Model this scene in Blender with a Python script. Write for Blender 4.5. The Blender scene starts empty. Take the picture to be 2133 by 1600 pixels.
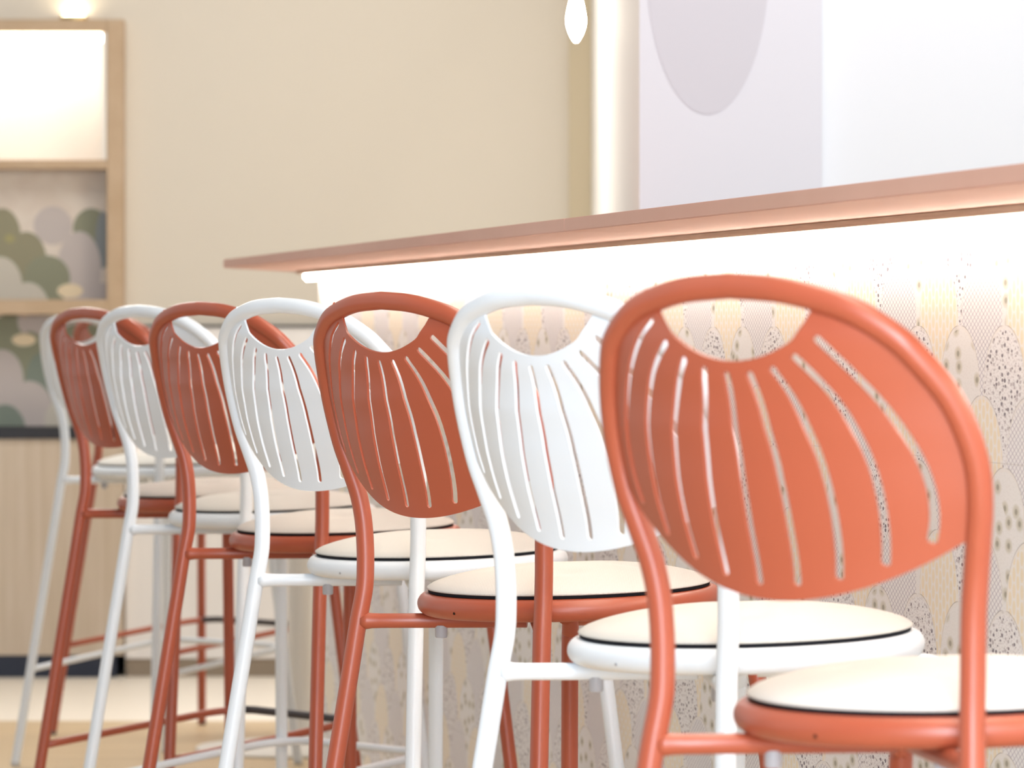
import bpy, bmesh, math, random
from mathutils import Vector, Matrix
from mathutils.geometry import delaunay_2d_cdt

SC = bpy.context.scene
COL = SC.collection
CAM_H = 1.055                      # camera height above the floor
FPX, HORIZON = 10000.0, 693.6      # focal length and horizon row in pixels of the 2133 x 1600 frame

# ------------------------------------------------------------------ camera
cd = bpy.data.cameras.new('camera')
cam = bpy.data.objects.new('camera', cd)
COL.objects.link(cam)
cam.location = (0, 0, CAM_H)
cam.rotation_euler = (math.radians(90), 0, 0)
cd.sensor_width = 36.0
cd.lens = FPX * 36.0 / 2133.0
cd.shift_y = -(800.0 - HORIZON) / 2133.0
cd.clip_end = 60
cd.dof.use_dof = True
cd.dof.focus_distance = 6.1
cd.dof.aperture_fstop = 11.5
SC.camera = cam

# ------------------------------------------------------------------ world, lights, exposure
SC.view_settings.view_transform = 'Standard'
SC.view_settings.look = 'None'
SC.view_settings.gamma = 1.0
SC.view_settings.use_curve_mapping = False
SC.view_settings.exposure = 0.22
SC.cycles.use_denoising = True

w = bpy.data.worlds.new('daylight')
SC.world = w
w.use_nodes = True
wt = w.node_tree
wbg = wt.nodes['Background']
wbg.inputs['Strength'].default_value = 0.15
wtc = wt.nodes.new('ShaderNodeTexCoord')
wsx = wt.nodes.new('ShaderNodeSeparateXYZ')
wt.links.new(wtc.outputs['Generated'], wsx.inputs[0])
wmr = wt.nodes.new('ShaderNodeMapRange')        # cool street side behind the camera, warm room ahead
wt.links.new(wsx.outputs[1], wmr.inputs['Value'])
wmr.inputs['From Min'].default_value, wmr.inputs['From Max'].default_value = -0.7, 0.5
wmx = wt.nodes.new('ShaderNodeMix')
wmx.data_type = 'RGBA'
wt.links.new(wmr.outputs['Result'], wmx.inputs[0])
wmx.inputs[6].default_value = (0.78, 0.90, 1.0, 1)
wmx.inputs[7].default_value = (1.0, 0.90, 0.78, 1)
wt.links.new(wmx.outputs[2], wbg.inputs['Color'])


def area(name, loc, target, sx, sy, energy, color):
    l = bpy.data.lights.new(name, 'AREA')
    l.shape = 'RECTANGLE'
    l.size, l.size_y = sx, sy
    l.energy = energy
    l.color = color
    o = bpy.data.objects.new(name, l)
    COL.objects.link(o)
    o.location = loc
    o.rotation_euler = (Vector(target) - Vector(loc)).to_track_quat('-Z', 'Z').to_euler()
    return o


# the big shop window behind the camera, and the ceiling lamp over the bar
area('window_light', (0.05, -0.5, 1.4), (0.2, 4.8, 0.95), 1.2, 2.5, 215, (0.78, 0.88, 1.0))
area('near_fill', (0.5, 1.0, 2.6), (0.5, 4.4, 0.6), 1.0, 0.8, 84, (0.86, 0.93, 1.0))  # unseen fill added near the camera to brighten the closest stools
area('bar_lamp_light', (0.5, 5.8, 3.0), (0.4, 6.0, 0.9), 0.7, 5.4, 74, (1.0, 0.89, 0.75))
sl = bpy.data.lights.new('left_fill_sun', 'SUN')       # soft sun from the left, added as unseen fill for the fish-scale front
sl.energy, sl.angle, sl.color = 0.8, math.radians(80), (1.0, 0.97, 0.94)
so = bpy.data.objects.new('left_fill_sun', sl)
COL.objects.link(so)
so.location = (-3.5, 8.5, 2.5)
so.rotation_euler = Vector((0.85, -0.42, -0.30)).to_track_quat('-Z', 'Z').to_euler()
area('back_room_fill', (-0.9, 12.8, 3.2), (-0.85, 13.4, 0.0), 3.0, 1.2, 33, (1.0, 0.94, 0.88))  # added fill without a visible source, lifts the far wall and floor
area('flank_fill', (-1.3, 12.9, 2.7), (0.25, 11.6, 1.8), 1.0, 1.0, 40, (1.0, 0.96, 0.90))  # unseen area light added to brighten the flank of the return wall
area('bar_back_fill', (1.8, 6.9, 3.0), (0.9, 9.8, 1.5), 1.2, 0.8, 40, (0.91, 0.95, 1.0))  # fill added out of view for the white wall behind the bar


# ------------------------------------------------------------------ helpers: materials
class Ex:
    """small expression builder over shader math nodes"""
    def __init__(s, nt, sock):
        s.nt, s.s = nt, sock

    def op(s, kind, *others, clamp=False):
        n = s.nt.nodes.new('ShaderNodeMath')
        n.operation = kind
        n.use_clamp = clamp
        for i, v in enumerate((s,) + others):
            if isinstance(v, Ex):
                s.nt.links.new(v.s, n.inputs[i])
            else:
                n.inputs[i].default_value = float(v)
        return Ex(s.nt, n.outputs[0])

    def __add__(s, o): return s.op('ADD', o)
    def __sub__(s, o): return s.op('SUBTRACT', o)
    def __mul__(s, o): return s.op('MULTIPLY', o)
    def __truediv__(s, o): return s.op('DIVIDE', o)
    def floor(s): return s.op('FLOOR')
    def frac(s): return s.op('FRACT')
    def abs(s): return s.op('ABSOLUTE')
    def sqrt(s): return s.op('SQRT')
    def gt(s, o): return s.op('GREATER_THAN', o)
    def lt(s, o): return s.op('LESS_THAN', o)
    def max(s, o): return s.op('MAXIMUM', o)
    def min(s, o): return s.op('MINIMUM', o)
    def inv(s): return Ex.const(s.nt, 1.0) - s
    def sq(s): return s * s

    def smooth(s, a, b):
        n = s.nt.nodes.new('ShaderNodeMapRange')
        n.interpolation_type = 'SMOOTHSTEP'
        s.nt.links.new(s.s, n.inputs['Value'])
        n.inputs['From Min'].default_value, n.inputs['From Max'].default_value = a, b
        return Ex(s.nt, n.outputs['Result'])

    @staticmethod
    def const(nt, v):
        n = nt.nodes.new('ShaderNodeValue')
        n.outputs[0].default_value = v
        return Ex(nt, n.outputs[0])


def mixc(nt, f, a, b):
    n = nt.nodes.new('ShaderNodeMix')
    n.data_type = 'RGBA'
    for k, v in (('Factor', f),):
        if isinstance(v, Ex):
            nt.links.new(v.s, n.inputs[0])
        else:
            n.inputs[0].default_value = v
    for idx, v in ((6, a), (7, b)):
        if isinstance(v, tuple):
            n.inputs[idx].default_value = (*v, 1)
        else:
            nt.links.new(v, n.inputs[idx])
    return n.outputs[2]


def mat(name, color, rough=0.5, spec=0.5, metallic=0.0, bump=None, emit=None):
    m = bpy.data.materials.new(name)
    m.use_nodes = True
    nt = m.node_tree
    b = nt.nodes['Principled BSDF']
    b.inputs['Base Color'].default_value = (*color, 1)
    b.inputs['Roughness'].default_value = rough
    b.inputs['Specular IOR Level'].default_value = spec
    b.inputs['Metallic'].default_value = metallic
    if emit:
        b.inputs['Emission Color'].default_value = (*emit[0], 1)
        b.inputs['Emission Strength'].default_value = emit[1]
    if bump:
        scale, strength, dist = bump
        tc = nt.nodes.new('ShaderNodeTexCoord')
        n = nt.nodes.new('ShaderNodeTexNoise')
        n.inputs['Scale'].default_value = scale
        n.inputs['Detail'].default_value = 2
        bp = nt.nodes.new('ShaderNodeBump')
        bp.inputs['Strength'].default_value = strength
        bp.inputs['Distance'].default_value = dist
        nt.links.new(tc.outputs['Object'], n.inputs['Vector'])
        nt.links.new(n.outputs['Fac'], bp.inputs['Height'])
        nt.links.new(bp.outputs['Normal'], b.inputs['Normal'])
    return m


def wood(name, c1, c2, stretch, scale=3.0, rough=0.5, plank=None):
    """wood grain: noise stretched along one axis; plank = (axis, width) adds board joints"""
    m = mat(name, c1, rough)
    nt = m.node_tree
    b = nt.nodes['Principled BSDF']
    tc = nt.nodes.new('ShaderNodeTexCoord')
    mp = nt.nodes.new('ShaderNodeMapping')
    mp.inputs['Scale'].default_value = stretch
    n = nt.nodes.new('ShaderNodeTexNoise')
    n.inputs['Scale'].default_value = scale
    n.inputs['Detail'].default_value = 5
    n.inputs['Roughness'].default_value = 0.6
    nt.links.new(tc.outputs['Object'], mp.inputs['Vector'])
    nt.links.new(mp.outputs['Vector'], n.inputs['Vector'])
    f = Ex(nt, n.outputs['Fac']).smooth(0.3, 0.7)
    col = mixc(nt, f, c1, c2)
    if plank:
        sx = nt.nodes.new('ShaderNodeSeparateXYZ')
        nt.links.new(tc.outputs['Object'], sx.inputs[0])
        ax = Ex(nt, sx.outputs[plank[0]])
        q = (ax / plank[1])
        fr = (q.frac() - 0.5).abs().gt(0.492)
        wn = nt.nodes.new('ShaderNodeTexWhiteNoise')
        wn.noise_dimensions = '1D'
        nt.links.new(q.floor().s, wn.inputs['W'])
        tint = Ex(nt, wn.outputs['Value']) * 0.35
        col = mixc(nt, tint, col, tuple(0.72 * x for x in c2))
        col = mixc(nt, fr * 0.5, col, tuple(0.4 * x for x in c2))
    nt.links.new(col, b.inputs['Base Color'])
    return m


M = {}
M['terracotta'] = mat('terracotta_powder_coat', (0.385, 0.084, 0.040), 0.38, 0.6, bump=(900, 0.06, 0.0005))
M['white'] = mat('white_powder_coat', (0.77, 0.82, 0.87), 0.34, 0.5, bump=(900, 0.05, 0.0005))
M['backing'] = mat('black_felt_backing', (0.012, 0.012, 0.016), 0.9, 0.2)
M['dark_front'] = mat('dark_grey_front', (0.06, 0.055, 0.06), 0.6, 0.3)
M['clear_plastic'] = mat('grey_translucent_plastic', (0.42, 0.42, 0.45), 0.3, 0.5)
M['glide_terracotta'] = mat('dark_nylon_glide', (0.16, 0.13, 0.12), 0.5, 0.4)
M['glide_white'] = mat('pale_nylon_glide', (0.62, 0.62, 0.62), 0.5, 0.4)
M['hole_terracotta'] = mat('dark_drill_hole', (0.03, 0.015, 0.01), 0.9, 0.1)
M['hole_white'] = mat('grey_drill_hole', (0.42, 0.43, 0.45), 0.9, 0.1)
M['cream_wall'] = mat('cream_wall_paint', (0.68, 0.625, 0.54), 0.85, 0.2, bump=(60, 0.05, 0.001))
M['white_wall'] = mat('white_wall_paint', (0.73, 0.745, 0.78), 0.85, 0.2)
M['pillar_wall'] = mat('pale_lilac_wall_paint', (0.64, 0.635, 0.69), 0.85, 0.2)
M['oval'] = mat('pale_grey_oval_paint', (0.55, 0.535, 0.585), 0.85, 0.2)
M['taupe'] = mat('taupe_trim_paint', (0.58, 0.50, 0.36), 0.7, 0.3)
M['laminate'] = wood('terracotta_pink_laminate', (0.72, 0.415, 0.32), (0.74, 0.435, 0.34), (2, 2, 2), 3.0, 0.5)
M['batten'] = wood('brown_oak_batten', (0.58, 0.44, 0.34), (0.70, 0.56, 0.45), (1, 1, 40), 8.0, 0.6)
M['led'] = mat('warm_white_light_strip', (1, 1, 1), 0.5, emit=((1.0, 0.91, 0.80), 13.5))
M['body'] = mat('counter_body_board', (0.62, 0.58, 0.53), 0.7)
M['frame_oak'] = wood('honey_oak_frame', (0.47, 0.335, 0.21), (0.53, 0.39, 0.26), (1, 1, 1), 6.0, 0.55)
M['pale_oak'] = wood('pale_oak_panel', (0.54, 0.44, 0.33), (0.62, 0.52, 0.42), (14, 14, 0.6), 3.0, 0.6)
M['grey_panel'] = wood('pale_grey_wood_panel', (0.84, 0.81, 0.79), (0.87, 0.84, 0.82), (10, 10, 0.5), 2.0, 0.7)
M['black_cap'] = mat('black_edge_cap', (0.022, 0.022, 0.028), 0.5)
M['navy_plinth'] = mat('navy_plinth', (0.018, 0.024, 0.045), 0.6)
M['brown_plinth'] = mat('greige_plinth', (0.30, 0.24, 0.18), 0.7)
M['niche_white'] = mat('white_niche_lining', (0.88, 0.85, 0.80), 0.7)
M['niche_led'] = mat('niche_light_strip', (1, 1, 1), 0.5, emit=((1.0, 0.92, 0.78), 16.0))
M['table_white'] = mat('white_table_metal', (0.80, 0.78, 0.74), 0.4)
M['bulb'] = mat('glowing_bulb_glass', (1, 1, 1), 0.3, emit=((1.0, 0.86, 0.64), 260.0))
M['brass'] = mat('brass_lamp_holder', (0.55, 0.38, 0.16), 0.35, metallic=1.0)
M['cord'] = mat('black_lamp_cord', (0.03, 0.03, 0.03), 0.7)
M['puck'] = mat('glowing_puck_lens', (1, 1, 1), 0.3, emit=((1.0, 0.86, 0.60), 22.0))
M['plank'] = wood('oak_floor_planks', (0.56, 0.41, 0.24), (0.72, 0.56, 0.36), (0.5, 9, 1), 3.0, 0.45, plank=(1, 0.16))
M['pale_floor'] = mat('pale_cream_floor_tile', (0.94, 0.87, 0.77), 0.4, 0.5, bump=(5, 0.05, 0.002))


def fabric(name):
    m = mat(name, (0.80, 0.77, 0.72), 0.95, 0.15)
    nt = m.node_tree
    b = nt.nodes['Principled BSDF']
    tc = nt.nodes.new('ShaderNodeTexCoord')
    sx = nt.nodes.new('ShaderNodeSeparateXYZ')
    nt.links.new(tc.outputs['Object'], sx.inputs[0])
    x, y = Ex(nt, sx.outputs[0]), Ex(nt, sx.outputs[1])
    h = ((x * 2200).op('SINE') * (y * 2200).op('SINE')) * 0.5 + 0.5
    col = mixc(nt, h, (0.57, 0.55, 0.51), (0.67, 0.65, 0.61))
    nt.links.new(col, b.inputs['Base Color'])
    bp = nt.nodes.new('ShaderNodeBump')
    bp.inputs['Strength'].default_value = 0.3
    bp.inputs['Distance'].default_value = 0.0006
    nt.links.new(h.s, bp.inputs['Height'])
    nt.links.new(bp.outputs['Normal'], b.inputs['Normal'])
    return m


M['fabric'] = fabric('cream_knit_fabric')


def scale_tiles():
    """printed fish-scale panel; UV in metres: u along the counter, v height above the floor"""
    m = mat('fish_scale_print', (0.8, 0.8, 0.8), 0.55, 0.3)
    nt = m.node_tree
    b = nt.nodes['Principled BSDF']
    uv = nt.nodes.new('ShaderNodeUVMap')
    uv.uv_map = 'UVMap'
    sx = nt.nodes.new('ShaderNodeSeparateXYZ')
    nt.links.new(uv.outputs[0], sx.inputs[0])
    t, h = Ex(nt, sx.outputs[0]), Ex(nt, sx.outputs[1])
    W, P, HC, HALF = 0.185, 0.0815, 0.080, 0.0855
    T0, TOP = 5.379, 1.145
    down = (Ex.const(nt, TOP) - h) / P
    k = down.floor()
    d = (down - k) * P

    def cell(k_):
        q = (t - T0) / W + (k_ * 0.5 + 0.5)
        i = q.floor()
        return i, (q - i - 0.5) * W

    def cap(dx):
        z = (dx / HALF).sq()
        return (z.inv().max(0.0).sqrt().inv() * HC) + z.gt(0.999) * 0.5
    i1, dx1 = cell(k)
    c1 = cap(dx1)
    inside = d.gt(c1)
    k2 = k - 1.0
    i2, dx2 = cell(k2)
    sel = lambda a, b_: (a * inside) + (b_ * inside.inv())
    kk, ii, dx, dd = sel(k, k2), sel(i1, i2), sel(dx1, dx2), sel(d, d + P)
    rowpar = (kk * 0.5).frac().gt(0.25)          # 1 on odd rows
    colpar = (ii * 0.5).frac().gt(0.25)
    # hatch
    l1 = (((dx / 0.0150) + (dd / 0.0080)).frac() - 0.5).abs().gt(0.445)
    l2 = (((dx / 0.0150) - (dd / 0.0080)).frac() - 0.5).abs().gt(0.44)
    hatch = mixc(nt, l1.max(l2), (0.91, 0.92, 0.94), (0.40, 0.385, 0.48))
    # yellow ovals in staggered columns
    cx = dx / 0.0155
    ci = cx.floor()
    oy = dd / 0.0190 + ci * 0.5
    e = ((cx - ci - 0.5) / 0.40).sq() + ((oy.frac() - 0.5) / 0.46).sq()
    yel = mixc(nt, e.smooth(1.15, 0.75), (0.93, 0.92, 0.885), (0.91, 0.835, 0.67))

    def voro(sxx, syy, rnd):
        cmb = nt.nodes.new('ShaderNodeCombineXYZ')
        nt.links.new((t * sxx).s, cmb.inputs[0])
        nt.links.new((h * syy).s, cmb.inputs[1])
        v = nt.nodes.new('ShaderNodeTexVoronoi')
        v.voronoi_dimensions = '2D'
        v.inputs['Scale'].default_value = 1.0
        v.inputs['Randomness'].default_value = rnd
        nt.links.new(cmb.outputs[0], v.inputs['Vector'])
        sc = nt.nodes.new('ShaderNodeSeparateColor')
        nt.links.new(v.outputs['Color'], sc.inputs[0])
        return Ex(nt, v.outputs['Distance']), Ex(nt, sc.outputs[0]), Ex(nt, sc.outputs[1])
    # speckle: small dark pebbles, some paler
    dv, r1, g1 = voro(84, 150, 1.0)
    peb = dv.lt((r1 * 0.34) + 0.05)
    tone = mixc(nt, g1.gt(0.45), (0.22, 0.20, 0.24), (0.55, 0.53, 0.56))
    dv2, r2, g2 = voro(140, 260, 1.0)
    spec = mixc(nt, dv2.lt(0.26) * 0.55, (0.91, 0.92, 0.94), (0.60, 0.59, 0.62))
    spec = mixc(nt, peb, spec, tone)
    # eyes: soft olive ovals with a darker core
    dv3, r3, g3 = voro(24, 40, 0.85)
    big = r3.gt(0.35)
    soft = dv3.smooth(0.44, 0.20) * big
    core = dv3.smooth(0.20, 0.08) * big
    eyes = mixc(nt, dv2.lt(0.2) * 0.25, (0.90, 0.91, 0.915), (0.66, 0.66, 0.65))
    eyes = mixc(nt, soft * 0.75, eyes, (0.64, 0.63, 0.53))
    eyes = mixc(nt, core * 0.8, eyes, (0.32, 0.31, 0.24))
    even = mixc(nt, colpar, hatch, yel)
    odd = mixc(nt, colpar, spec, eyes)
    col = mixc(nt, rowpar, even, odd)
    # rim of each scale: white band inside, thin dark contour outside
    sd = d - c1
    side = dx.abs()
    band = (sd.gt(0.0) * sd.lt(0.0042)).max(side.gt(W * 0.445))
    line = (sd.lt(0.0) * sd.gt(-0.0014)).max(side.gt(W * 0.487) * 0.7)
    col = mixc(nt, band * 0.75, col, (0.89, 0.885, 0.87))
    col = mixc(nt, line * 0.6, col, (0.34, 0.32, 0.31))
    # sheet joints
    j = ((h - 0.905) / 0.30).frac().lt(0.004)
    col = mixc(nt, j * 0.35, col, (0.45, 0.42, 0.38))
    nt.links.new(col, b.inputs['Base Color'])
    return m


M['scales'] = scale_tiles()


def px(u, v, Y):
    """world X and height of a point seen at (u, v) when it stands at depth Y"""
    return (u - 1066.5) * Y / FPX, CAM_H + (HORIZON - v) * Y / FPX


def mural_mat(Y):
    """cloud-like mural of overlapping rounded shapes; object coordinates are world metres"""
    m = mat('cloud_mural_print', (0.5, 0.45, 0.4), 0.8, 0.2)
    nt = m.node_tree
    b = nt.nodes['Principled BSDF']
    tc = nt.nodes.new('ShaderNodeTexCoord')
    sx = nt.nodes.new('ShaderNodeSeparateXYZ')
    nt.links.new(tc.outputs['Object'], sx.inputs[0])
    X, Z = Ex(nt, sx.outputs[0]), Ex(nt, sx.outputs[2])
    n = nt.nodes.new('ShaderNodeTexNoise')
    n.inputs['Scale'].default_value = 14
    nt.links.new(tc.outputs['Object'], n.inputs['Vector'])
    base = mixc(nt, Ex(nt, n.outputs['Fac']).smooth(0.35, 0.65), (0.66, 0.58, 0.51), (0.70, 0.63, 0.56))
    olive, green, teal = (0.29, 0.275, 0.19), (0.265, 0.275, 0.20), (0.225, 0.265, 0.225)
    lil, pale, cream = (0.52, 0.47, 0.455), (0.57, 0.535, 0.47), (0.78, 0.66, 0.47)
    blue = (0.25, 0.275, 0.285)
    shapes = [(110, 470, 40, 40, lil), (190, 478, 38, 44, green), (215, 500, 16, 60, blue), (165, 560, 46, 78, lil),
              (5, 492, 38, 58, olive), (55, 545, 42, 62, olive), (98, 580, 48, 48, green), (104, 612, 30, 40, green),
              (0, 595, 46, 60, pale), (58, 650, 46, 62, pale), (20, 497, 11, 9, (0.36, 0.33, 0.17)),
              (205, 608, 34, 20, lil), (146, 606, 27, 15, cream),
              (60, 690, 60, 40, lil), (18, 700, 40, 46, green), (58, 748, 42, 58, green), (84, 800, 34, 66, teal),
              (48, 668, 14, 26, lil), (48, 654, 9, 9, (0.62, 0.52, 0.46)), (47, 708, 25, 13, cream),
              (0, 790, 46, 62, lil), (58, 860, 50, 66, lil), (8, 905, 44, 62, teal),
              (150, 720, 60, 70, lil), (170, 690, 40, 16, green), (190, 800, 50, 60, green), (150, 880, 60, 60, pale),
              (-60, 560, 50, 70, green), (-80, 720, 60, 80, pale), (-60, 860, 50, 70, olive)]
    col = base
    for (u, v, ru, rv, c) in shapes:
        x0, z0 = px(u, v, Y)
        k = Y / FPX
        e = ((X - x0) / (ru * k)).sq() + ((Z - z0) / (rv * k)).sq()
        col = mixc(nt, e.lt(1.0), col, c)
    nt.links.new(col, b.inputs['Base Color'])
    return m


# ------------------------------------------------------------------ helpers: geometry
def link(name, bm, m, parent=None, smooth=True, sharp=None):
    me = bpy.data.meshes.new(name)
    bmesh.ops.recalc_face_normals(bm, faces=bm.faces)
    bm.to_mesh(me)
    bm.free()
    if isinstance(m, (list, tuple)):
        for k in m:
            me.materials.append(k)
    else:
        me.materials.append(m)
    for p in me.polygons:
        p.use_smooth = smooth
    if smooth and sharp:
        me.set_sharp_from_angle(angle=math.radians(sharp))
    o = bpy.data.objects.new(name, me)
    COL.objects.link(o)
    if parent:
        o.parent = parent
    return o


def tag(o, label=None, cat=None, group=None, kind=None):
    if label:
        o['label'] = label
    if cat:
        o['category'] = cat
    if group:
        o['group'] = group
    if kind:
        o['kind'] = kind
    return o


def empty(name, loc, rz=0.0):
    o = bpy.data.objects.new(name, None)
    COL.objects.link(o)
    o.location = loc
    o.rotation_euler = (0, 0, rz)
    o.empty_display_size = 0.05
    return o


def spline(pts, n=6):
    """Catmull-Rom through the points"""
    p = [Vector(q) for q in pts]
    p = [p[0] * 2 - p[1]] + p + [p[-1] * 2 - p[-2]]
    out = []
    for i in range(1, len(p) - 2):
        a, b, c, d = p[i - 1], p[i], p[i + 1], p[i + 2]
        for j in range(n):
            t = j / n
            out.append(0.5 * ((2 * b) + (c - a) * t + (2 * a - 5 * b + 4 * c - d) * t * t + (3 * b - a - 3 * c + d) * t ** 3))
    out.append(p[-2])
    return out


def tube(bm, pts, r, seg=20, cap=(True, True), t0=None, t1=None):
    pts = [Vector(p) for p in pts]
    tang = []
    for i in range(len(pts)):
        a = pts[max(0, i - 1)]
        b = pts[min(len(pts) - 1, i + 1)]
        tang.append((b - a).normalized())
    if t0:
        tang[0] = t0
    if t1:
        tang[-1] = t1
    nrm = tang[0].orthogonal().normalized()
    rings = []
    for i, p in enumerate(pts):
        if i:
            q = tang[i - 1].rotation_difference(tang[i])
            nrm = q @ nrm
        nrm = (nrm - tang[i] * nrm.dot(tang[i])).normalized()
        bi = tang[i].cross(nrm)
        rr = r[i] if isinstance(r, (list, tuple)) else r
        rings.append([bm.verts.new(p + (nrm * math.cos(2 * math.pi * k / seg) + bi * math.sin(2 * math.pi * k / seg)) * rr) for k in range(seg)])
    for a, b in zip(rings[:-1], rings[1:]):
        for k in range(seg):
            bm.faces.new((a[k], a[(k + 1) % seg], b[(k + 1) % seg], b[k]))
    if cap[0]:
        bm.faces.new(rings[0][::-1])
    if cap[1]:
        bm.faces.new(rings[-1])
    return rings


def lathe(bm, prof, seg=64, mat_fn=None, xf=None):
    """revolve (r, z) about Z"""
    rows = []
    for (r, z) in prof:
        if r < 1e-6:
            rows.append([bm.verts.new((0, 0, z))])
        else:
            rows.append([bm.verts.new((r * math.cos(2 * math.pi * k / seg), r * math.sin(2 * math.pi * k / seg), z)) for k in range(seg)])
    for a, b in zip(rows[:-1], rows[1:]):
        for k in range(seg):
            k2 = (k + 1) % seg
            if len(a) == 1:
                bm.faces.new((a[0], b[k], b[k2]))
            elif len(b) == 1:
                bm.faces.new((a[k], b[0], a[k2]))
            else:
                bm.faces.new((a[k], a[k2], b[k2], b[k]))
    if xf:
        bmesh.ops.transform(bm, matrix=xf, verts=bm.verts)


def box(bm, x0, x1, y0, y1, z0, z1, mi=0):
    vs = [bm.verts.new((x, y, z)) for x in (x0, x1) for y in (y0, y1) for z in (z0, z1)]
    q = [(0, 1, 3, 2), (4, 6, 7, 5), (0, 4, 5, 1), (2, 3, 7, 6), (0, 2, 6, 4), (1, 5, 7, 3)]
    for f in q:
        fc = bm.faces.new([vs[i] for i in f])
        fc.material_index = mi


def boxobj(name, x0, x1, y0, y1, z0, z1, m, parent=None, bevel=0.0):
    bm = bmesh.new()
    box(bm, x0, x1, y0, y1, z0, z1)
    if bevel:
        bmesh.ops.bevel(bm, geom=bm.edges[:], offset=bevel, segments=2, affect='EDGES', profile=0.5)
    return link(name, bm, m, parent, smooth=False)


def prism(bm, poly, z0, z1):
    a = [bm.verts.new((x, y, z0)) for x, y in poly]
    b = [bm.verts.new((x, y, z1)) for x, y in poly]
    n = len(poly)
    bm.faces.new(a[::-1])
    bm.faces.new(b)
    for i in range(n):
        bm.faces.new((a[i], a[(i + 1) % n], b[(i + 1) % n], b[i]))


# ------------------------------------------------------------------ the room
def structure(o, label, cat='wall'):
    return tag(o, label, cat, kind='structure')


bm = bmesh.new()
Yf = 13.05
for y0, y1, mi in ((-2.0, Yf, 0), (Yf, 16.0, 1)):
    f = bm.faces.new([bm.verts.new(p) for p in ((-4, y0, 0), (4, y0, 0), (4, y1, 0), (-4, y1, 0))])
    f.material_index = mi
structure(link('floor', bm, [M['plank'], M['pale_floor']], smooth=False), 'oak plank floor with a pale strip along the far wall', 'floor')

YP = 9.2                                   # front of the pillar wall
WB = 14.76                                 # face of the far wall
xn = px(257, 0, 14.7)[0]                   # right edge of the framed wall unit
zn = px(0, 40, 14.7)[1]                    # its top
bm = bmesh.new()
box(bm, xn + .001, 0.40, WB, 15.3, 0, 3.4)
box(bm, -4.0, xn + .001, WB, 15.3, zn + .001, 3.4)
box(bm, -4.0, xn + .001, 15.1, 15.3, 0, zn + .001)
structure(link('wall_back', bm, M['cream_wall'], smooth=False), 'plain cream wall closing the far end of the room')
xl = px(1332, 0, YP)[0]
xr = px(1712, 0, YP)[0]
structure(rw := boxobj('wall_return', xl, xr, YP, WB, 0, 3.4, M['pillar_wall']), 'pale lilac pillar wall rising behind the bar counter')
rw.data.materials.append(M['niche_white'])           # light on the long left flank put into its colour with a paler material
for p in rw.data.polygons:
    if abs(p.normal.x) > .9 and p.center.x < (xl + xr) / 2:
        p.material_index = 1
structure(boxobj('wall_right', xr - .01, 4.0, YP + 0.05, YP + 0.2, 0, 3.4, M['white_wall']), 'bright white wall behind the bar at the right')
x0, _ = px(1185, 0, WB - 0.03)
structure(boxobj('trim_1', x0, xl - 0.001, WB - 0.03, WB, 0, 3.4, M['taupe']), 'taupe vertical trim strip in the corner under the hanging bulb', 'trim')

# oval painted on the pillar
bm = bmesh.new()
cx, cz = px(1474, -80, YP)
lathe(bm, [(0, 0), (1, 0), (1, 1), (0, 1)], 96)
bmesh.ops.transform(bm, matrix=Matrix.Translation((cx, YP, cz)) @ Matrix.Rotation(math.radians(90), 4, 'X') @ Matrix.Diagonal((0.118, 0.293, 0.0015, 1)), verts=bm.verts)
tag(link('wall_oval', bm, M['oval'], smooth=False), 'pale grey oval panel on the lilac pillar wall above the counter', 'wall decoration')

# ------------------------------------------------------------------ the bar counter (runs along R, faces -N)
R2, N2 = Vector((-0.1837, 0.983)), Vector((0.983, 0.1837))


def ln(L, t):
    p = N2 * L + R2 * t
    return (p.x, p.y)


TOP_Z, UND_Z = CAM_H + 0.1595, CAM_H + 0.141
LF, LB = 1.30, 1.90
SEAM = 6.56
END_B = 10.37 + (LB - LF) / 0.287 * 0.78


def slab(name, poly, label):
    bm = bmesh.new()
    prism(bm, poly, UND_Z, TOP_Z)
    bmesh.ops.bevel(bm, geom=[e for e in bm.edges if abs(e.verts[0].co.z - e.verts[1].co.z) < 1e-5], offset=0.0011, segments=2, affect='EDGES')
    return tag(link(name, bm, M['laminate'], smooth=False), label, 'countertop', 'countertop slabs of the bar')


slab('countertop', [ln(LF, 1.5), ln(LF, SEAM - 0.0012), ln(LB, SEAM - 0.0012), ln(LB, 1.5)], 'long pink terracotta countertop slab reaching the right edge of the photo')
slab('countertop', [ln(LF, SEAM + 0.0012), ln(LF, 10.37), ln(LB, END_B), ln(LB, SEAM + 0.0012)], 'pink terracotta countertop slab left of the seam, ending in a point')

bar = empty('bar_counter', (*ln(1.7, 6.0), 0))
tag(bar, 'bar counter with a fish scale patterned front lit from under its top', 'bar counter')
inv = Matrix.Translation(Vector((*ln(1.7, 6.0), 0))).inverted()
LP, TP = 1.56, 10.72
bm = bmesh.new()
prism(bm, [ln(LP + 0.012, 1.5), ln(LP + 0.012, TP), ln(1.86, TP + 0.81), ln(1.86, 1.5)], 0.0, UND_Z - 0.0005)
bmesh.ops.transform(bm, matrix=inv, verts=bm.verts)
link('counter_body', bm, M['body'], bar, smooth=False)
bm = bmesh.new()
prism(bm, [ln(LP, 1.5), ln(LP, TP), ln(LP + 0.0118, TP), ln(LP + 0.0118, 1.5)], 0.0, UND_Z - 0.0005)
uvl = bm.loops.layers.uv.new('UVMap')
for f in bm.faces:
    for l in f.loops:
        l[uvl].uv = (Vector(l.vert.co.xy).dot(R2), l.vert.co.z)
bmesh.ops.transform(bm, matrix=inv, verts=bm.verts)
link('front_panel', bm, M['scales'], bar, smooth=False)
bm = bmesh.new()
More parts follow.
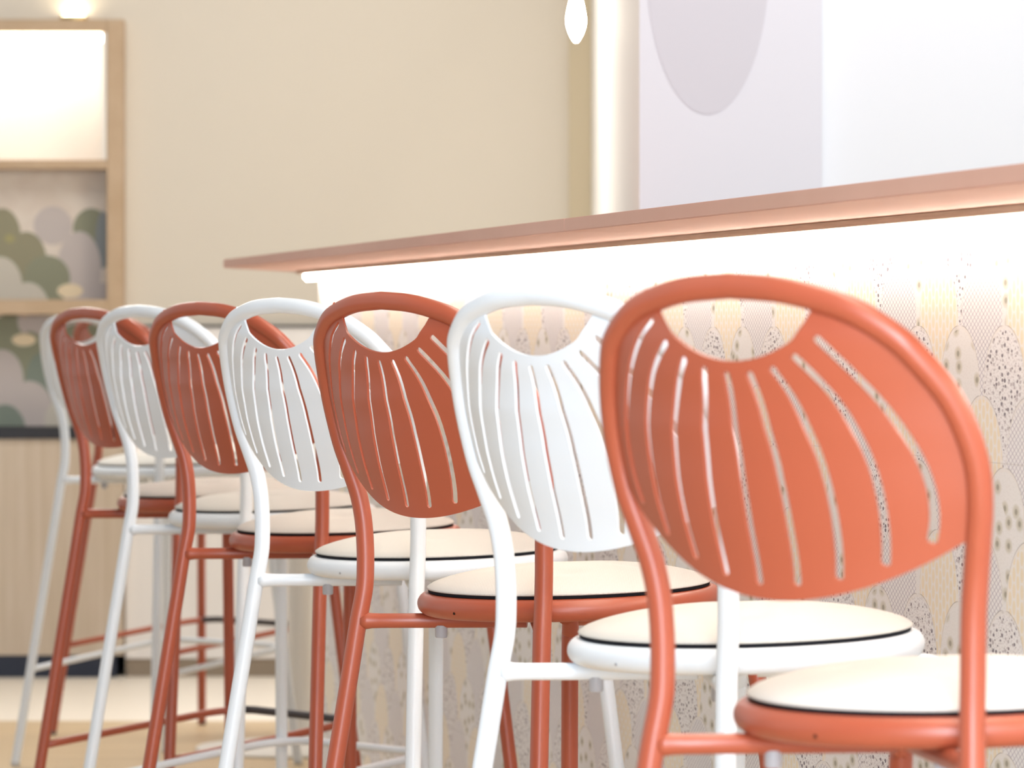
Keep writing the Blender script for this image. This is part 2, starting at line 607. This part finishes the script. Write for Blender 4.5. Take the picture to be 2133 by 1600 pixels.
prism(bm, [ln(1.51, 1.5), ln(1.51, 10.73), ln(1.522, 10.73), ln(1.522, 1.5)], CAM_H + 0.1323, UND_Z - 0.0005)
bmesh.ops.transform(bm, matrix=inv, verts=bm.verts)
link('edge_batten', bm, M['batten'], bar, smooth=False)
bm = bmesh.new()
prism(bm, [ln(1.524, 1.5), ln(1.524, 10.715), ln(1.546, 10.715), ln(1.546, 1.5)], CAM_H + 0.117, UND_Z - 0.001)
bmesh.ops.bevel(bm, geom=bm.edges[:], offset=0.005, segments=3, affect='EDGES')
bmesh.ops.transform(bm, matrix=inv, verts=bm.verts)
link('light_strip', bm, M['led'], bar, smooth=False)

# ------------------------------------------------------------------ the bar stool
HALF = [(0.0, -.305, -.0392), (.05, -.3035, -.0358), (.09, -.2965, -.0276), (.12, -.2885, -.0170), (.15, -.2745, .0033),
        (.164, -.2634, .02), (.1811, -.2443, .05), (.1898, -.2304, .08), (.1928, -.2194, .11), (.1900, -.2115, .14),
        (.1827, -.2040, .17), (.1752, -.1972, .20), (.1702, -.1935, .23), (.1682, -.1918, .26), (.1677, -.1915, .29),
        (.1683, -.1930, .32), (.1727, -.1990, .36)]
LEG = [(.1727, -.1990, .36), (.1778, -.2051, .41), (.1840, -.2125, .47), (.2225, -.2570, .83), (.2425, -.2800, 1.018), (.2455, -.2835, 1.047)]
RT = 0.0111


def P3(x, y, e):
    return Vector((x, y, CAM_H - e))


def lerp(tab, v):
    if v <= tab[0][0]:
        return tab[0][1]
    for (a, ya), (b, yb) in zip(tab[:-1], tab[1:]):
        if v <= b:
            return ya + (yb - ya) * (v - a) / (b - a)
    return tab[-1][1]


FULL = spline(HALF + LEG[1:], 8)
fine = FULL[:8 * (len(HALF) - 1) + 1]
legf = FULL[8 * (len(HALF) - 1):]
JT = (FULL[8 * (len(HALF) - 1) + 1] - FULL[8 * (len(HALF) - 1) - 1]).normalized()
HW = [(p.z, p.x) for p in fine]
YT = [(p.z, p.y) for p in fine]
BULGE = [(-.03, .0), (-.017, .018), (0, .038), (.02, .047), (.036, .054), (.08, .066), (.12, .070), (.16, .070), (.21, .067), (.24, .065)]


def panel_y(x, e):
    hw = max(lerp(HW, e), 0.02)
    return lerp(YT, e) - lerp(BULGE, e) * max(0.0, 1 - (x / hw) ** 2)


def in_poly(p, poly):
    c = False
    j = len(poly) - 1
    for i in range(len(poly)):
        a, b = poly[i], poly[j]
        if (a[1] > p[1]) != (b[1] > p[1]) and p[0] < (b[0] - a[0]) * (p[1] - a[1]) / (b[1] - a[1]) + a[0]:
            c = not c
        j = i
    return c


def back_panel_bm():
    ROLL = 0.086                                     # the sheet sits slightly turned in its frame

    def hole(x): return .0230 + ROLL * x - 5.0 * x * x - 52 * max(0, x - .065) ** 2 - 30 * max(0, -x - .075) ** 2

    def rim(x): return .2230 + ROLL * x - 2.2 * x * x

    def frame_side(sgn, e0, e1):
        return [(sgn * p.x, p.z) for p in fine if e0 < p.z < e1 and p.x > .0885]
    outer = [(-.0925 + .179 * i / 40, hole(-.0925 + .179 * i / 40)) for i in range(41)]
    outer += frame_side(1, -.0275, .160)
    outer += [(x, rim(x)) for x in [.1795 - .361 * i / 52 for i in range(53)]]
    outer += frame_side(-1, -.0255, .128)[::-1]
    slots = []
    S = [((0, .0357), (0, .116), (0, .2078)), ((.0244, .033), (.0383, .1175), (.0377, .2043)), ((.0473, .0269), (.078, .104), (.0755, .195)),
         ((.0688, .0146), (.115, .0865), (.1143, .1793)), ((.090, -.002), (.151, .080), (.1515, .157))]
    for n, (a, b, c) in enumerate(S):
        for sgn in ((1,) if n == 0 else (1, -1)):
            a_, b_, c_ = [Vector((sgn * q[0], q[1] + ROLL * sgn * q[0])) for q in (a, b, c)]
            pts = []
            for i in range(21):
                t = i / 20
                pts.append(a_ * (2 * (t - .5) * (t - 1)) + b_ * (4 * t * (1 - t)) + c_ * (2 * t * (t - .5)))
            hwid = 0.0036
            lft, rgt = [], []
            for i, p in enumerate(pts):
                d = (pts[min(20, i + 1)] - pts[max(0, i - 1)]).normalized()
                nn = Vector((-d.y, d.x))
                lft.append(p + nn * hwid)
                rgt.append(p - nn * hwid)
            d1 = (pts[-1] - pts[-2]).normalized()
            d0 = (pts[1] - pts[0]).normalized()
            end1 = [pts[-1] + (Vector((-d1.y, d1.x)) * math.cos(q) + d1 * math.sin(q)) * hwid for q in [math.pi * k / 6 for k in range(1, 6)]]
            end0 = [pts[0] + (Vector((d0.y, -d0.x)) * math.cos(q) - d0 * math.sin(q)) * hwid for q in [math.pi * k / 6 for k in range(1, 6)]]
            slots.append([(v.x, v.y) for v in lft + end1 + rgt[::-1] + end0])
    verts, edges = [], []
    for poly in [outer] + slots:
        s = len(verts)
        verts += [Vector(p) for p in poly]
        edges += [(s + i, s + (i + 1) % len(poly)) for i in range(len(poly))]
    g = 0.0065
    for i in range(-31, 32):
        for j in range(-6, 38):
            p = (i * g + 0.0007, j * g + (i % 2) * g / 2 + 0.0003)
            if not in_poly(p, outer) or any(in_poly(p, s) for s in slots):
                continue
            if min((Vector(p) - v).length_squared for v in verts[:sum(map(len, [outer] + slots))]) < 0.0026 ** 2:
                continue
            verts.append(Vector(p))
    vo, eo, fo, *_ = delaunay_2d_cdt(verts, edges, [], 0, 1e-6)
    bm = bmesh.new()
    bv = [bm.verts.new(P3(v.x, panel_y(v.x, v.y), v.y)) for v in vo]
    for f in fo:
        c = sum((vo[i] for i in f), Vector((0, 0))) / len(f)
        if in_poly(c, outer) and not any(in_poly(c, s) for s in slots):
            bm.faces.new([bv[i] for i in f])
    for v in [v for v in bm.verts if not v.link_faces]:
        bm.verts.remove(v)
    bmesh.ops.recalc_face_normals(bm, faces=bm.faces)
    # thickness
    bm.normal_update()
    top = {v: bm.verts.new(v.co + v.normal * 0.0016) for v in list(bm.verts)}
    low = {v: bm.verts.new(v.co - v.normal * 0.0016) for v in top}
    faces = list(bm.faces)
    bedges = [(e.verts[0], e.verts[1]) for e in bm.edges if len(e.link_faces) == 1]
    for f in faces:
        bm.faces.new([top[v] for v in f.verts])
        bm.faces.new([low[v] for v in reversed(f.verts)])
    for a, b in bedges:
        bm.faces.new((top[a], top[b], low[b], low[a]))
    bmesh.ops.delete(bm, geom=list(top.keys()), context='VERTS')
    return bm


SEAT_TILT = Matrix.Translation((0, 0, CAM_H - 0.3322)) @ Matrix.Rotation(math.atan(0.038), 4, 'X')


def make_stool(tone):
    paint = M[tone]
    root = empty('bar_stool', (0, 0, 0))
    # back loop
    path = [(-p.x, p.y, p.z) for p in fine[:0:-1]] + [tuple(p) for p in fine]
    bm = bmesh.new()
    tube(bm, [P3(*p) for p in path], RT, 24, (False, False), t0=Vector((JT.x, -JT.y, JT.z)), t1=Vector((JT.x, JT.y, -JT.z)))
    link('back_frame', bm, paint, root)
    link('back_panel', back_panel_bm(), paint, root, sharp=40)
    # rear legs
    for s in (-1, 1):
        pts = [Vector((s * p.x, p.y, CAM_H - p.z)) for p in legf]
        bm = bmesh.new()
        tube(bm, pts, RT, 24, (False, True), t0=Vector((s * JT.x, JT.y, -JT.z)))
        leg = link('leg', bm, paint, root)
        bm = bmesh.new()
        p = pts[-1]
        d = (pts[-1] - pts[-2]).normalized()
        tube(bm, [p - d * 0.002, p + d * 0.004, Vector((p.x, p.y, 0.0))], [RT * 1.02, RT * 1.02, RT * 0.9], 20)
        link('foot_glide', bm, M['glide_' + tone], leg)
    # front legs: bent tube from the seat centre out and down to the floor
    for s in (-1, 1):
        bp = lambda x, y, de=0.0: Vector((s * x, y, CAM_H - (.3545 - .038 * y + de)))
        pts = spline([bp(.012, .005), bp(.06, .052), bp(.128, .117), bp(.150, .137, .004), bp(.161, .147, .016), bp(.167, .152, .036),
                      P3(s * .1745, .158, .43), P3(s * .2055, .1845, .75), P3(s * .232, .207, 1.025), P3(s * .234, .209, 1.047)], 6)
        bm = bmesh.new()
        tube(bm, pts, RT, 24)
        leg = link('leg', bm, paint, root)
        bm = bmesh.new()
        p = pts[-1]
        d = (pts[-1] - pts[-2]).normalized()
        tube(bm, [p - d * 0.002, p + d * 0.004, Vector((p.x, p.y, 0.0))], [RT * 1.02, RT * 1.02, RT * 0.9], 20)
        link('foot_glide', bm, M['glide_' + tone], leg)
    # rear braces run from the rear legs to the middle of the seat
    for s in (-1, 1):
        a = Vector((s * .1727, -.199, CAM_H - .3595))
        b = Vector((s * .010, -.062, CAM_H - .357))
        bm = bmesh.new()
        d = (b - a).normalized()
        tube(bm, [a + d * .004, a + d * .0125, a + d * .017, a + d * .03, b], [.0112, .0104, .0096, .0092, .0092], 20)
        br = link('seat_brace', bm, paint, root)
        c = a + d * 0.105
        bm = bmesh.new()
        tube(bm, [c + Vector((0, 0, -.006)), c + Vector((0, 0, -.0195)), c + Vector((0, 0, -.0215))], [.0078, .0078, .0066], 20)
        o = link('stacking_bumper', bm, M['clear_plastic'], br, sharp=40)
        o['label'] = 'grey plastic bumper'
    # seat: round plate with a fat rounded rim
    bm = bmesh.new()
    rr = 0.0138
    prof = [(0, -rr * .55)] + [(.19 - rr + rr * math.cos(q), rr * math.sin(q)) for q in [math.radians(-90 + 180 * k / 16) for k in range(17)]] + [(.160, rr * .7), (0, rr * .6)]
    lathe(bm, prof, 96, xf=SEAT_TILT)
    seat = link('seat', bm, paint, root, sharp=50)
    bm = bmesh.new()
    hp = SEAT_TILT @ Vector((0, -.1885, -.004))
    tube(bm, [hp + Vector((0, -.0016, 0)), hp + Vector((0, .004, 0))], .0017, 12)
    link('drill_hole', bm, M['hole_' + tone], seat)
    # cushion
    bm = bmesh.new()
    RC = .1779
    prof = [(0, .0175), (RC - .004, .0175), (RC - .0005, .0182), (RC, .0195), (RC - .001, .0208)]
    n = 26
    for k in range(1, n + 1):
        f = k / n
        r = (RC - .001) * (1 - f)
        prof.append((r, .0208 + .0235 * (1 - (r / RC) ** 2.6) ** .80))
    lathe(bm, prof, 96)
    for v in bm.verts:
        if v.co.z > .0215:
            for q in (45, 135, 225, 315):
                dx = v.co.x - .085 * math.cos(math.radians(q))
                dy = v.co.y - .085 * math.sin(math.radians(q))
                v.co.z -= .0042 * math.exp(-(dx * dx + dy * dy) / (2 * .016 ** 2))
    bmesh.ops.transform(bm, matrix=SEAT_TILT, verts=bm.verts)
    cu = link('seat_cushion', bm, M['fabric'], root)
    cu['label'] = 'cream knit seat cushion'
    bm = bmesh.new()
    lathe(bm, [(0, .0085), (RC - .006, .0135), (RC - .0025, .0142), (RC - .0015, .0174), (0, .0174)], 96, xf=SEAT_TILT)
    o = link('cushion_backing', bm, M['backing'], cu, sharp=40)
    o['label'] = 'black cushion backing'
    # footrest hoop, a little higher at the front
    e_of = lambda y: .82 - (.82 - .767) * (y + .2554) / .4554
    hp = [(-.2213, -.2554)] + [(-.219, y) for y in (-.1, .02)] + [(-.215, .10)]
    for k in range(0, 9):
        q = math.radians(180 - 90 * k / 8)
        hp.append((-.135 + .080 * math.cos(q), .120 + .080 * math.sin(q)))
    hp += [(-.06, .2), (0, .2)]
    full = hp + [(-x, y) for x, y in hp[-2::-1]]
    pts = spline([P3(x, y, e_of(y)) for x, y in full], 4)
    bm = bmesh.new()
    tube(bm, pts, .0076, 16)
    fr = link('footrest', bm, paint, root)
    if tone == 'terracotta':  # dark grey tube over the front stretch of the hoop
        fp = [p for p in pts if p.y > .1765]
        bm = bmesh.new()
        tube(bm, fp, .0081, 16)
        o = link('footrest_front', bm, M['dark_front'], fr)
        o['label'] = 'dark grey front of the footrest'
    return root


def copy_tree(o, parent=None):
    c = o.copy()
    COL.objects.link(c)
    c.parent = parent
    for ch in list(o.children):
        copy_tree(ch, c)
    return c


STOOLS = [(0.3845, 4.2267, .7316, 'terracotta', 'terracotta bar stool nearest the camera, its curved back filling the right side'),
          (0.2483, 5.0995, .8370, 'white', 'white bar stool directly behind the nearest terracotta stool'),
          (0.0715, 5.9975, .8504, 'terracotta', 'terracotta bar stool third from the near end, sharpest in focus, between two white stools'),
          (-0.1084, 6.9893, .8108, 'white', 'white bar stool in the middle of the row, below the pointed end of the countertop'),
          (-0.2710, 7.8250, .8303, 'terracotta', 'terracotta bar stool fifth from the near end, just left of the middle white stool'),
          (-0.4382, 8.7798, .8516, 'white', 'white bar stool sixth from the near end, in front of the oak window frame edge'),
          (-0.5937, 9.5319, .9003, 'terracotta', 'terracotta bar stool with the leftmost terracotta backrest of the row'),
          (-0.8370, 11.740, .7400, 'white', 'far white bar stool showing only its left side, at the left end of the row'),
          (-0.8310, 12.610, .8300, 'terracotta', 'farthest terracotta bar stool, glimpsed through the handle holes of nearer stools')]
protos = {}
for X, Y, a, tone, label in STOOLS:
    if tone not in protos:
        protos[tone] = make_stool(tone)
        o = protos[tone]
    else:
        o = copy_tree(protos[tone])
    o.location = (X, Y, 0)
    o.rotation_euler = (0, 0, -a)
    tag(o, label, 'bar stool', 'bar stools along the counter')

# ------------------------------------------------------------------ round white pedestal table behind the row
tx, ty = -0.535, 12.15
tb = empty('pedestal_table', (tx, ty, 0))
tag(tb, 'round white pedestal table standing among the far stools', 'table')
bm = bmesh.new()
lathe(bm, [(0, 0), (.262, 0), (.265, .003), (.265, .007), (.258, .011), (.05, .018), (0, .018)], 72)
link('table_base', bm, M['table_white'], tb, sharp=40)
bm = bmesh.new()
tube(bm, [(0, 0, .016), (0, 0, .728)], .033, 32)
link('column', bm, M['table_white'], tb, sharp=40)
bm = bmesh.new()
lathe(bm, [(0, .722), (.20, .722), (.222, .727), (.225, .735), (.222, .743), (0, .744)], 72)
link('tabletop', bm, M['table_white'], tb, sharp=40)

# ------------------------------------------------------------------ left unit: oak frame with light niche and mural, bench below
YU = 14.7


def fx(u): return px(u, 0, YU)[0]
def fz(v): return px(0, v, YU)[1]


XL = -2.6
WBN = 15.098                               # back of the recesses in the wall unit
unit = empty('framed_niche', ((XL + fx(257)) / 2, YU, 0))
tag(unit, 'oak framed wall unit with a lit white niche over a cloud mural', 'wall unit')
O = Vector(unit.location)


def ubox(name, x0, x1, y0, y1, z0, z1, m, parent=unit, bevel=0.0):
    return boxobj(name, x0 - O.x, x1 - O.x, y0 - O.y, y1 - O.y, z0, z1, m, parent, bevel)


ubox('frame_post', fx(222), fx(257), YU, WBN, fz(655), fz(40), M['frame_oak'], bevel=.003)
ubox('frame_rail', XL, fx(222), YU, WBN, fz(67), fz(40), M['frame_oak'], bevel=.003)
ubox('frame_rail', XL, fx(222), YU, WBN, fz(352), fz(333), M['frame_oak'], bevel=.003)
ubox('frame_rail', XL, fx(222), YU, WBN, fz(655), fz(624), M['frame_oak'], bevel=.003)
ubox('niche_lining', XL, fx(222) - .001, YU + .20, WBN, fz(333) + .001, fz(67) - .001, M['niche_white'])
ubox('niche_lining', fx(213), fx(222) - .001, YU + .004, YU + .199, fz(333) + .001, fz(67) - .001, M['niche_white'])
ubox('light_strip', XL, fx(212), YU + .03, YU + .05, fz(86), fz(69), M['niche_led'])
mm = mural_mat(YU + .1)
bm = bmesh.new()
mu = ubox('mural', XL, fx(222) - .001, YU + .10, WBN, fz(624) + .001, fz(352) - .001, mm)
low = boxobj('mural', XL, fx(250), YU + .14, WBN, .767, fz(655) - .001, mm)
low.parent = unit
low.location = -O
me = mu.data
for v in me.vertices:
    v.co += O
mu.location = -O

bench = empty('bench_cabinet', ((XL + fx(258)) / 2, YU, 0))
tag(bench, 'pale oak bench cabinet with black top and navy plinth below the mural', 'cabinet')
O = Vector(bench.location)
ubox('cabinet_body', XL, fx(256), YU, WBN, fz(1365), .730, M['pale_oak'], bench)
ubox('black_top', XL, fx(256), YU - .012, WBN, .7302, .766, M['black_cap'], bench, .002)
ubox('plinth', XL, fx(241), YU + .004, WBN, 0, fz(1365) - .0005, M['navy_plinth'], bench)

wains = empty('wall_panelling', (-0.6, YU + .2, 0))
tag(wains, 'pale grey wood wall panelling with a thin black cap rail behind the stools', 'wall panelling')
O = Vector(wains.location)
WZ = px(0, 682, 14.74)[1]
ubox('wood_panel', fx(258) + .002, 0.12, 14.74, WB - .0005, .055, WZ, M['grey_panel'], wains)
ubox('cap_rail', fx(258) + .002, 0.12, 14.732, WB - .0005, WZ + .0002, WZ + .0075, M['black_cap'], wains)
ubox('plinth', fx(258) + .002, 0.12, 14.746, WB - .0005, 0, .0545, M['brown_plinth'], wains)

# small uplight on top of the frame
bm = bmesh.new()
lathe(bm, [(0, 0), (.027, 0), (.027, .012), (.024, .015), (0, .015)], 40)
pk = tag(link('puck_light', bm, M['brass'], sharp=40), 'small round uplight lying on top of the oak frame', 'lamp')
pk.scale = (1.6, 1, .8)
pk.location = (fx(152), YU + .030, fz(40))
bm = bmesh.new()
lathe(bm, [(0, .0152), (.022, .0152), (.022, .017), (0, .019)], 40)
link('lens', bm, M['puck'], pk, sharp=40)

# hanging bulb in the far corner
YB = 13.0
bx, bz = px(1200, 86, YB)
pl = empty('pendant_bulb', (bx, YB, bz))
tag(pl, 'glowing pear shaped pendant bulb hanging in front of the far corner', 'pendant lamp')
bm = bmesh.new()
prof = [(0, 0), (.0035, .001), (.0085, .009), (.0155, .022), (.0215, .040), (.0235, .060), (.021, .078), (.016, .100), (.0125, .115), (.0125, .122), (0, .122)]
lathe(bm, prof, 40)
link('bulb', bm, M['bulb'], pl)
bm = bmesh.new()
lathe(bm, [(0, .118), (.016, .118), (.017, .122), (.017, .165), (.010, .176), (0, .176)], 32)
link('lamp_holder', bm, M['brass'], pl, sharp=40)
bm = bmesh.new()
tube(bm, [(0, 0, .174), (0, 0, 3.4 - bz)], .003, 10)
link('lamp_cord', bm, M['cord'], pl)
